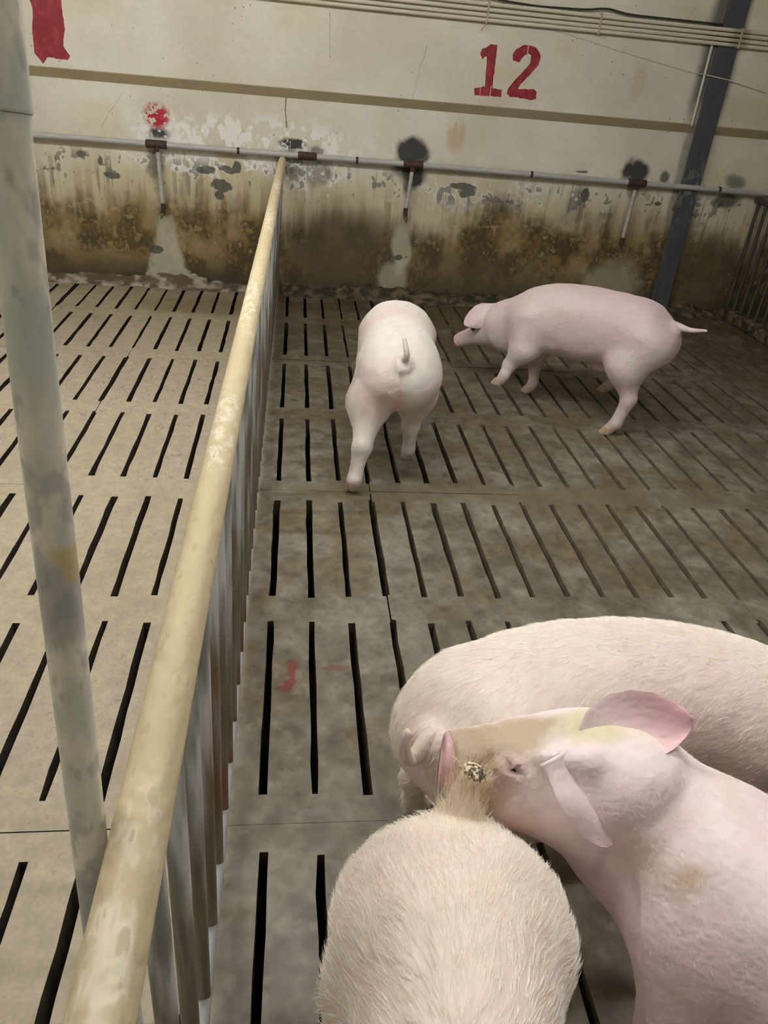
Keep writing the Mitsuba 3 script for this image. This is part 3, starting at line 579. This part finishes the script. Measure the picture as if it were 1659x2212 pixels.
for nm_, rough in (('pig_skin', .55), ('ear_skin', .5), ('nose_skin', .35)):
    scene[nm_] = {'type': 'twosided', 'bsdf': {'type': 'bumpmap', 'arbitrary': mikit.proc(lambda p, n, uv: fbm(p.x * 130, p.y * 130, p.z * 130, 2)), 'scale': 0.0012,
                  'bsdf': {'type': 'principled', 'base_color': {'type': 'mesh_attribute', 'name': 'vertex_color'}, 'roughness': rough, 'specular': .35, 'sheen': .25}}}
mat('eye_dark', (0.012, 0.010, 0.010), 0.15, 0.6)
mat('hoof_horn', mikit.proc(lambda p, n, uv: mix((0.36, 0.26, 0.17), (0.50, 0.38, 0.27), fbm(p.x * 60, p.y * 60, p.z * 60, 2))), 0.55, 0.4)
mat('bristle', (0.90, 0.865, 0.79), 0.35, 0.5)
mat('bristle_tan', (0.74, 0.64, 0.47), 0.5, 0.4)
mat('scab', mikit.proc(lambda p, n, uv: mix((0.06, 0.045, 0.022), (0.72, 0.58, 0.40), smoothstep(0.42, 0.55, fbm(p.x * 260, p.y * 260, p.z * 260, 2)))), 0.6, 0.4)

def skin_colour(V, base, pink, blots=(), seed=0, dirt=.12):
    n1 = nfbm(V * 5 + seed, 3, seed); n2 = nfbm(V * 17 + seed, 3, seed + 9); n3 = nfbm(V * 60, 3, seed + 5)
    k = np.clip((n1 - .35) * 2.4, 0, 1)[:, None]
    c = np.asarray(base) * (1 - k) + np.asarray(pink) * k
    c = c * (0.94 + .12 * n3[:, None])
    d = np.clip((n2 - .56) * 4, 0, 1)[:, None] * dirt * 2
    c = c * (1 - d) + np.array([.50, .38, .25]) * d
    for (p, r, col, a) in blots:
        q = np.linalg.norm((V - np.asarray(p)) / np.asarray(r), axis=1) + (n2 - .5) * .9 + (n3 - .5) * .5
        w = (np.clip((1.15 - q) / .6, 0, 1) * a)[:, None]; w = w * w * (3 - 2 * w) if a >= .99 else w
        c = c * (1 - w) + np.asarray(col) * w
    return np.clip(c, 0, 1)

def bristles(body, key, n, length, rad, lie, seed, keep=None, tilt=.32, mat_='bristle', wmin=0.0):
    """Short hairs as thin three-sided spikes; lie(P) is the way they lie along the skin."""
    rng = np.random.default_rng(seed)
    v, f = body.vertices, body.faces; tri = v[f]; nn = np.cross(tri[:, 1] - tri[:, 0], tri[:, 2] - tri[:, 0]); ar = np.linalg.norm(nn, axis=1); nn /= ar[:, None] + 1e-12
    ce = tri.mean(1); w = ar * (keep(ce, nn) if keep else 1.0); i = rng.choice(len(f), n, p=w / w.sum())
    a, b = rng.random(n), rng.random(n); sw = a + b > 1; a[sw], b[sw] = 1 - a[sw], 1 - b[sw]
    P = tri[i, 0] + a[:, None] * (tri[i, 1] - tri[i, 0]) + b[:, None] * (tri[i, 2] - tri[i, 0]); N = nn[i]
    D = lie(P); D = D - N * (D * N).sum(1, keepdims=True); D /= np.linalg.norm(D, axis=1, keepdims=True) + 1e-9
    cl = np.stack([nfbm(P * 28 + 7 * k, 2, seed + k) - .5 for k in range(3)], 1) * 1.5
    D = D + cl + rng.normal(0, .16, (n, 3)); D -= N * (D * N).sum(1, keepdims=True); D /= np.linalg.norm(D, axis=1, keepdims=True) + 1e-9
    l = length * rng.uniform(.55, 1.2, n)[:, None]
    S = np.cross(N, D); tl = tilt * rng.uniform(.6, 1.5, n)[:, None]
    r = rad * rng.uniform(.7, 1.2, n)[:, None]
    A = P - N * .001; M = P + (D * .55 + N * (tl * .75 + .0)) * l + N * .0006; E = P + (D + N * tl) * l
    V = np.stack([A + S * r, A - S * r, A + N * r + D * r, M + S * r * .8, M - S * r * .8, M + N * r * 1.1, E], 1)
    F = np.array([[0, 1, 4], [0, 4, 3], [1, 2, 5], [1, 5, 4], [2, 0, 3], [2, 3, 5], [3, 4, 6], [4, 5, 6], [5, 3, 6]])
    Fa = (F[None] + (np.arange(n) * 7)[:, None, None]).reshape(-1, 3)
    add(key, trimesh.Trimesh(V.reshape(-1, 3), Fa, process=False), mat_, True)
    labels[key] = {'kind': 'stuff', 'label': 'short pale bristles'}

EARPINK = (.66, .40, .40)
def finish(pg, key, label, field, lo, hi, h, base, pink, blots, hoofs, ears, tail, snout=True, eyes=(), seed=0, dirt=.12):
    tag(key, label, 'pig', 'pigs in the slatted pen')
    body = surface(field, lo, hi, h)
    body.fix_normals() if body.volume < 0 else None
    vn = np.array(body.vertex_normals); body.vertices = body.vertices + vn * ((nfbm(body.vertices * 16 + seed, 2, seed) - .5) * .006 + (nfbm(body.vertices * 60, 2, seed) - .5) * .0016)[:, None]
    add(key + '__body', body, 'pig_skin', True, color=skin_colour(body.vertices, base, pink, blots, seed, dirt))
    for ft, fw, sd, S in hoofs:
        for q in (1, -1): add(key + '__hoof', hoof_mesh(ft, fw, sd, S, q), 'hoof_horn', 40)
    for e in ears:
        m, t = ear_mesh(**{k: x for k, x in e.items() if k not in ('col', 'rim')})
        c = np.asarray(base) * (1 - t[:, None] * .8) + np.asarray(e.get('col', EARPINK)) * t[:, None] * .8
        c = c * (.9 + .2 * nfbm(m.vertices * 40, 3, seed)[:, None])
        c[len(c) // 2:] *= 1.0
        add(key + '__ear', m, 'ear_skin', True, color=np.clip(c, 0, 1))
    if tail is not None:
        pts, rad = tail; pts = np.asarray(pts, float); d = np.r_[0, np.cumsum(np.linalg.norm(np.diff(pts, axis=0), axis=1))]; u = np.linspace(0, d[-1], 24)
        tp = np.stack([CubicSpline(d, pts[:, i])(u) for i in range(3)], 1); r = np.interp(u, d, rad)
        m = tube(np.vstack([tp, tp[-1:] + (tp[-1] - tp[-2]) * .25]), np.r_[r, r[-1] * .45], 14)
        add(key + '__tail', m, 'pig_skin', True, color=skin_colour(m.vertices, np.array(base) * .98, np.array(pink) * .95, (), seed + 3, .3))
    if snout:
        c, f, s_, u = pg.hp[-1], pg.hf, pg.hs, pg.hu
        R = np.linspace(0, 2 * np.pi, 28, endpoint=False); rings = []
        for (k, o) in ((.86, -.012), (1.0, .0), (1.0, .006), (.93, .011), (.7, .0105), (.45, .009), (.2, .0085)):
            rings.append(c + f * (o + .008) + s_ * (k * .0455 * pg.S * np.cos(R))[:, None] + u * (k * .039 * pg.S * np.sin(R))[:, None])
        V = np.vstack(rings + [c + f * .0165])
        # nostrils are pressed in
        for q in (1, -1):
            nc = c + f * .018 + s_ * q * .017 * pg.S + u * .002
            w = np.exp(-(np.linalg.norm(V - nc, axis=1) / .011) ** 4)[:, None]; V = V - f * w * .012
        F = []
        for r_ in range(6):
            for j in range(28):
                a, b = r_ * 28 + j, r_ * 28 + (j + 1) % 28; F += [[a, b, b + 28], [a, b + 28, a + 28]]
        for j in range(28): F.append([6 * 28 + j, 6 * 28 + (j + 1) % 28, 7 * 28])
        m = trimesh.Trimesh(V, F, process=False); 
        add(key + '__snout', m, 'nose_skin', True, color=np.clip(np.array([.60, .36, .37]) * (.85 + .3 * nfbm(V * 60, 2, 3)[:, None]), 0, 1))
        labels[key + '__snout'] = {'label': 'pink snout disc'}
    for e, r in eyes:
        m = trimesh.creation.icosphere(3, r); m.apply_translation(e); k = add(key + '__eye', m, 'eye_dark', True)
    return body

def build_field(parts, prims, bumps=()):
    def f(P):
        d = parts[0](P)
        for q in parts[1:]: d = smin(d, q(P), .045)
        for a, b, ra, rb, k in prims: d = smin(d, rcone(P, a, b, ra, rb), k)
        for fn, k in bumps: d = smin(d, fn(P), k) if k > 0 else -smin(-d, fn(P), -k)
        return d
    return f
ID = np.eye(3)
def frame(fw):
    fw = np.asarray(fw, float); fw = fw / np.linalg.norm(fw); sd = np.cross([0, 0, 1.0], fw); sd /= np.linalg.norm(sd); return np.stack([fw, sd, np.cross(fw, sd)])

# pig seen from behind, standing by the middle of the pen
pg = Pig([(.405, 2.64), (.427, 3.0), (.49, 3.45)], S=.99, Sl=.86, Sw=.98, zdrop=(.10, .17, .34))
pr, hf = legs_field(pg, {'hl': (.245, 2.60, 0), 'hr': (.505, 2.90, 0), 'fl': (.36, 3.30, 0), 'fr': (.57, 3.40, 0)}, hk=.008)
tl = pg.M(0.0, 0, .585) + np.array([-.014, .03, 0])
fld = build_field([pg.torso(), pg.head()], pr, [(lambda P: rcone(P, pg_a[0], pg_a[1], .022, .018), .02)])
pg_a = (pg.M(.02, 0, .40), pg.M(.03, 0, .36))
finish(pg, 'pig', 'pale pig seen from behind in mid pen, its curled tail hanging down', fld, (.05, 2.35, -.02), (.85, 4.05, .74), .011,
       (.70, .655, .60), (.68, .54, .52), [((.40, 2.66, .40), (.022, .07, .14), (.66, .40, .40), .8), ((.395, 2.64, .49), (.014, .05, .017), (.40, .18, .19), .9), ((.40, 2.66, .41), (.012, .06, .03), (.45, .22, .24), .6), (pg.M(.03, .08, .38), (.09, .1, .12), (.70, .50, .49), .6)], hf,
       [dict(base=pg.H(.12, q * .06, .05), tip=pg.H(.45, q * .15, .06), nrm=(0, 1, .3), width=.11) for q in (1, -1)],
       ([pg.M(.035, 0, .53), (.410, 2.634, .548), (.411, 2.616, .572), (.405, 2.622, .602), (.400, 2.634, .628)], [.018, .0155, .012, .0095, .007]), seed=1)

# pig seen from the side, walking left with its nose down
pg2 = Pig([(1.755, 3.25), (1.40, 3.56), (.95, 3.95)], S=1.02, Sl=.858, Sw=1.0, zdrop=(.09, .13, .28))
pr, hf = legs_field(pg2, {'hl': (1.565, 3.245, 0), 'hr': (1.68, 3.64, .07), 'fl': (1.08, 3.60, .10), 'fr': (1.30, 3.765, 0)})
fld2 = build_field([pg2.torso(1.02), pg2.head()], pr, [(lambda P: rcone(P, pg2.M(.32, 0, .28), pg2.M(.38, 0, .262), .03, .02), .03), (lambda P: rcone(P, pg2.M(.01, 0, .42), pg2.M(-.005, 0, .385), .024, .016), .02)])
tl = pg2.M(.0, 0, .54); bk = pg2.M(-.1, 0, 0) - pg2.M(0, 0, 0)
finish(pg2, 'pig_001', 'pink pig seen from the side, walking left near the back wall, nose down', fld2, (.65, 2.95, -.02), (2.05, 4.35, .78), .011,
       (.61, .525, .495), (.60, .465, .47), [(pg2.M(-.005, 0, .40), (.04, .04, .045), (.62, .27, .28), .9), (pg2.M(.4, 0, .27), (.2, .12, .05), (.62, .45, .44), .7)], hf,
       [dict(base=pg2.H(.04, .055, .065), tip=pg2.H(.50, .13, .07), nrm=(.2, .8, -.5), width=.135, cup=.55, root=.7, col=(.62, .45, .47)), dict(base=pg2.H(.10, -.055, .05), tip=pg2.H(.5, -.14, .06), nrm=(-.5, .6, -.4), width=.12, cup=.5)],
       ([tl - bk * .3, tl + bk * .2, tl + bk * .7 + [0, 0, -.002], tl + bk * 1.15 + [0, 0, .004], tl + bk * 1.6 + [0, 0, .012]], [.022, .018, .012, .009, .006]), seed=2, eyes=[(pg2.H(.47, q * .078, .030), .011) for q in (1, -1)])

# pig at the back of the huddle: rump at the left, bending round to the right
pg3 = Pig([(.252, .905), (.35, .975), (.56, 1.055), (.80, 1.07), (1.05, 1.01), (1.25, .91)], S=.855, Sl=.90, Sw=1.0, zdrop=(.02, .04, .10))
pr, hf = legs_field(pg3, {'hl': (.30, 1.10, 0), 'hr': (.43, .88, 0), 'fl': (.93, 1.16, 0), 'fr': (.90, .96, 0)})
fld3 = build_field([pg3.torso(), pg3.head()], pr)
tl = pg3.M(0, 0, .53); bk = pg3.M(-.1, 0, 0) - pg3.M(0, 0, 0)
b3 = finish(pg3, 'pig_002', 'hairy cream pig at the back of the huddle, rump to the left', fld3, (.05, .55, -.02), (1.65, 1.42, .68), .010,
       (.71, .63, .56), (.71, .575, .54), [(pg3.M(.62, -.1, .58), (.14, .12, .12), (.69, .53, .52), .6), (pg3.M(.03, .03, .5), (.06, .06, .08), (.72, .54, .50), .6)], hf,
       [dict(base=pg3.H(.10, q * .062, .06), tip=pg3.H(.45, q * .16, .06), nrm=pg3.hf + pg3.hu * .3, width=.14) for q in (1, -1)],
       ([tl - bk * .25, tl + bk * .15, tl + bk * .42 + [-.004, 0, -.02], tl + bk * .60 + [-.008, .0, .012], tl + bk * .55 + [-.006, .0, .055]], [.020, .017, .013, .011, .009]), seed=3, eyes=[(pg3.H(.47, q * .078, .030), .011) for q in (1, -1)])

# pig sniffing the tail of its neighbour
pg4 = Pig([(1.15, .02), (.90, .34), (.70, .575), (.585, .70), (.45, .785), (.225, .79)], S=.97, Sl=.955, Sw=.98, zdrop=(-.02, -.068, -.062))
pr, hf = legs_field(pg4, {'hl': (1.02, .0, 0), 'hr': (1.22, .16, 0), 'fl': (.53, .47, 0), 'fr': (.80, .66, 0)})
hd4 = pg4.head()
EP = np.array([.3425, .7525, .5585]); en = np.array([-.30, -.60, .74]); en /= np.linalg.norm(en)
et = np.array([.66, -.70, -.25]); et -= en * (et @ en); et /= np.linalg.norm(et); eb = np.cross(en, et); eb *= np.sign(eb @ np.array([.2, .6, .6]))
E4 = lambda t, b, n=0.0: EP + et * t + eb * b + en * n
lids = [(E4(-.017, .0085, -.0045), E4(.004, .0115, -.002), .0055, .0075, .006), (E4(.004, .0115, -.002), E4(.022, .005, -.005), .0075, .005, .006), (E4(-.016, -.0075, -.006), E4(.004, -.0105, -.004), .0055, .007, .006), (E4(.004, -.0105, -.004), E4(.021, -.003, -.006), .007, .005, .006),
        (pg4.H(.30, .055, .062), pg4.H(.46, .050, .054), .020, .014, .03), (pg4.H(.25, .05, -.05), pg4.H(.62, .045, -.05), .055, .038, .05)]
carve = lambda a, b, r: (lambda P: rcone(P, a, b, r, r * .6))
folds = [(carve(E4(-.020, .0, -.001), E4(.024, .001, -.001), .0042), -.006), (carve(E4(-.024, .018, .006), E4(.022, .024, .006), .005), -.010), (carve(E4(-.030, .012, .006), E4(-.028, -.034, .006), .005), -.010), (carve(E4(-.012, -.024, .006), E4(.022, -.020, .006), .0045), -.010), (carve(E4(-.004, -.040, .006), E4(.026, -.034, .006), .004), -.010)]
fld4 = build_field([pg4.torso(), hd4], pr + lids, folds)
tl = pg4.M(0, 0, .53); bk = pg4.M(-.1, 0, 0) - pg4.M(0, 0, 0)
H4 = pg4.H
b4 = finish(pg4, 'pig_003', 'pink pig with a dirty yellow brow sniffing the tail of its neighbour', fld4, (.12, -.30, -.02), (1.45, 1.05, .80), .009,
       (.75, .635, .63), (.735, .545, .56), [(H4(.22, -.02, .09), (.09, .05, .06), (.56, .51, .29), .8), (H4(.60, .0, .05), (.07, .05, .05), (.40, .30, .18), .85), (H4(.85, .02, .02), (.05, .07, .06), (.38, .28, .18), .88), (H4(.74, .06, -.01), (.06, .045, .06), (.42, .30, .21), .85), (H4(.50, .08, -.05), (.05, .03, .04), (.60, .44, .38), .7),
        (EP, (.028, .024, .024), (.58, .40, .37), .6), (E4(-.029, -.010), (.007, .022, .022), (.36, .24, .11), .85), (E4(.0, .0), (.012, .012, .010), (.30, .18, .16), .7), (E4(.01, -.035), (.03, .02, .02), (.58, .40, .36), .5), (H4(.0, .10, .0), (.05, .03, .05), (.62, .47, .40), .55),
        ((.548, .572, .55), (.024, .024, .06), (.54, .40, .30), .9), ((.63, .517, .45), (.042, .042, .10), (.53, .41, .33), .85), ((.47, .655, .48), (.009, .012, .05), (.50, .36, .38), .6)], hf,  # last blot puts the shade of the jaw crease into the colour
       [dict(base=(.410, .738, .608), tip=(.470, .640, .520), nrm=(-.45, .3, -.8), width=.085, cup=.85, root=.85, col=(.77, .54, .56)), dict(base=(.462, .768, .582), tip=(.615, .760, .648), nrm=(-.25, -.5, .8), width=.118, cup=.6, root=.45, col=(.66, .32, .36))],
       ([tl - bk * .25, tl + bk * .2, tl + bk * .6 + [0, 0, -.05], tl + bk * .7 + [0, 0, -.11]], [.022, .017, .012, .009]), seed=4, eyes=[(E4(.002, .0005, -.0095), .0095), (pg4.H(.55, -.052, .014), .0105)])

# pig nearest the camera, rump away from it
pg5 = Pig([(.258, .70), (.218, .50), (.190, .30), (.155, .0), (.10, -.5)], S=.985, Sl=.95, Sw=.96, zdrop=(.03, .06, .12))
pr, hf = legs_field(pg5, {'hl': (.30, .58, 0), 'hr': (.155, .55, 0), 'fl': (.26, -.06, 0), 'fr': (.05, .02, 0)})
WF = np.interp(ST[:, 0], [0, .12, .22, .35, .6, .8, 1], [1, .99, .92, .78, .76, .80, .9])
ST0 = ST.copy(); ST[:, 2] *= WF
fld5 = build_field([pg5.torso(), pg5.head()], pr); ST[:] = ST0
tl = pg5.M(0, 0, .545); bk = pg5.M(-.1, 0, 0) - pg5.M(0, 0, 0); bk = bk / np.linalg.norm(bk)
t5 = [tl - bk * .06 + [0, 0, -.04], tl - bk * .005 + [0, 0, .006], tl + bk * .010 + [.004, 0, .034], tl + bk * .014 + [.010, 0, .055]]
b5 = finish(pg5, 'pig_004', 'bristly cream pig in front, seen from above with its stub tail raised', fld5, (-.12, -.72, -.02), (.48, .78, .74), .009,
       (.74, .65, .58), (.735, .59, .545), [(t5[1], (.05, .05, .04), (.74, .64, .48), .6)], hf,
       [dict(base=pg5.H(.10, q * .062, .06), tip=pg5.H(.45, q * .16, .06), nrm=pg5.hf + pg5.hu * .3, width=.14) for q in (1, -1)],
       (t5, [.030, .026, .0195, .0165]), seed=5, eyes=[(pg5.H(.47, q * .078, .030), .011) for q in (1, -1)])
m = trimesh.creation.icosphere(3, 1.0); v = m.vertices; v = v * (1 + .35 * (nfbm(v * 2.6, 3, 4) - .5)[:, None]); ax = np.array([.012, 0, .027]) + bk * .004; ax /= np.linalg.norm(ax); Fr = frame(ax)
m.vertices = t5[-1] + ax * .004 + (v * np.array([.011, .019, .019])) @ Fr
k = add('pig_004__tail__scab', m, 'scab', True); labels[k] = {'label': 'dark scabby tip of the stub tail'}

# bristles on the three near pigs
def lie_for(pg, back=1.0, out=.9):
    us = np.linspace(-.02, 1.3, 120); C = np.array([pg.M(u, 0, .47) for u in us]); tr = cKDTree(C[:, :2]); Tn = np.gradient(C, axis=0); Tn /= np.linalg.norm(Tn, axis=1, keepdims=True)
    def f(P):
        _, i = tr.query(P[:, :2]); r = P - C[i]; t = Tn[i]; l = r - t * (r * t).sum(1, keepdims=True); l[:, 2] = np.minimum(l[:, 2], 0) - .05
        return -t * back + l / .16 * out
    return f
up = lambda c, n: np.clip(n[:, 2] + .45, 0, 1)
bristles(b5, 'pig_004__bristles', 11000, .034, .00046, lie_for(pg5), 11, keep=lambda c, n: up(c, n) * (c[:, 1] > .15), tilt=.075)
bristles(b3, 'pig_002__bristles', 12000, .021, .00036, lie_for(pg3), 12, keep=lambda c, n: up(c, n) * (c[:, 0] < 1.25), tilt=.08)
bristles(b4, 'pig_003__bristles', 3500, .010, .00018, lie_for(pg4), 13, keep=lambda c, n: up(c, n) * (c[:, 1] > .3), tilt=.12)
tm_ = tube(np.array([t5[1] - np.array([0, 0, .02]), t5[1], t5[2], t5[3]]), [.033, .027, .020, .017], 20)
bristles(tm_, 'pig_004__tail__tuft', 900, .030, .00036, lambda P: np.tile([.1, .25, .9], (len(P), 1)), 14, tilt=.4, mat_='bristle_tan')
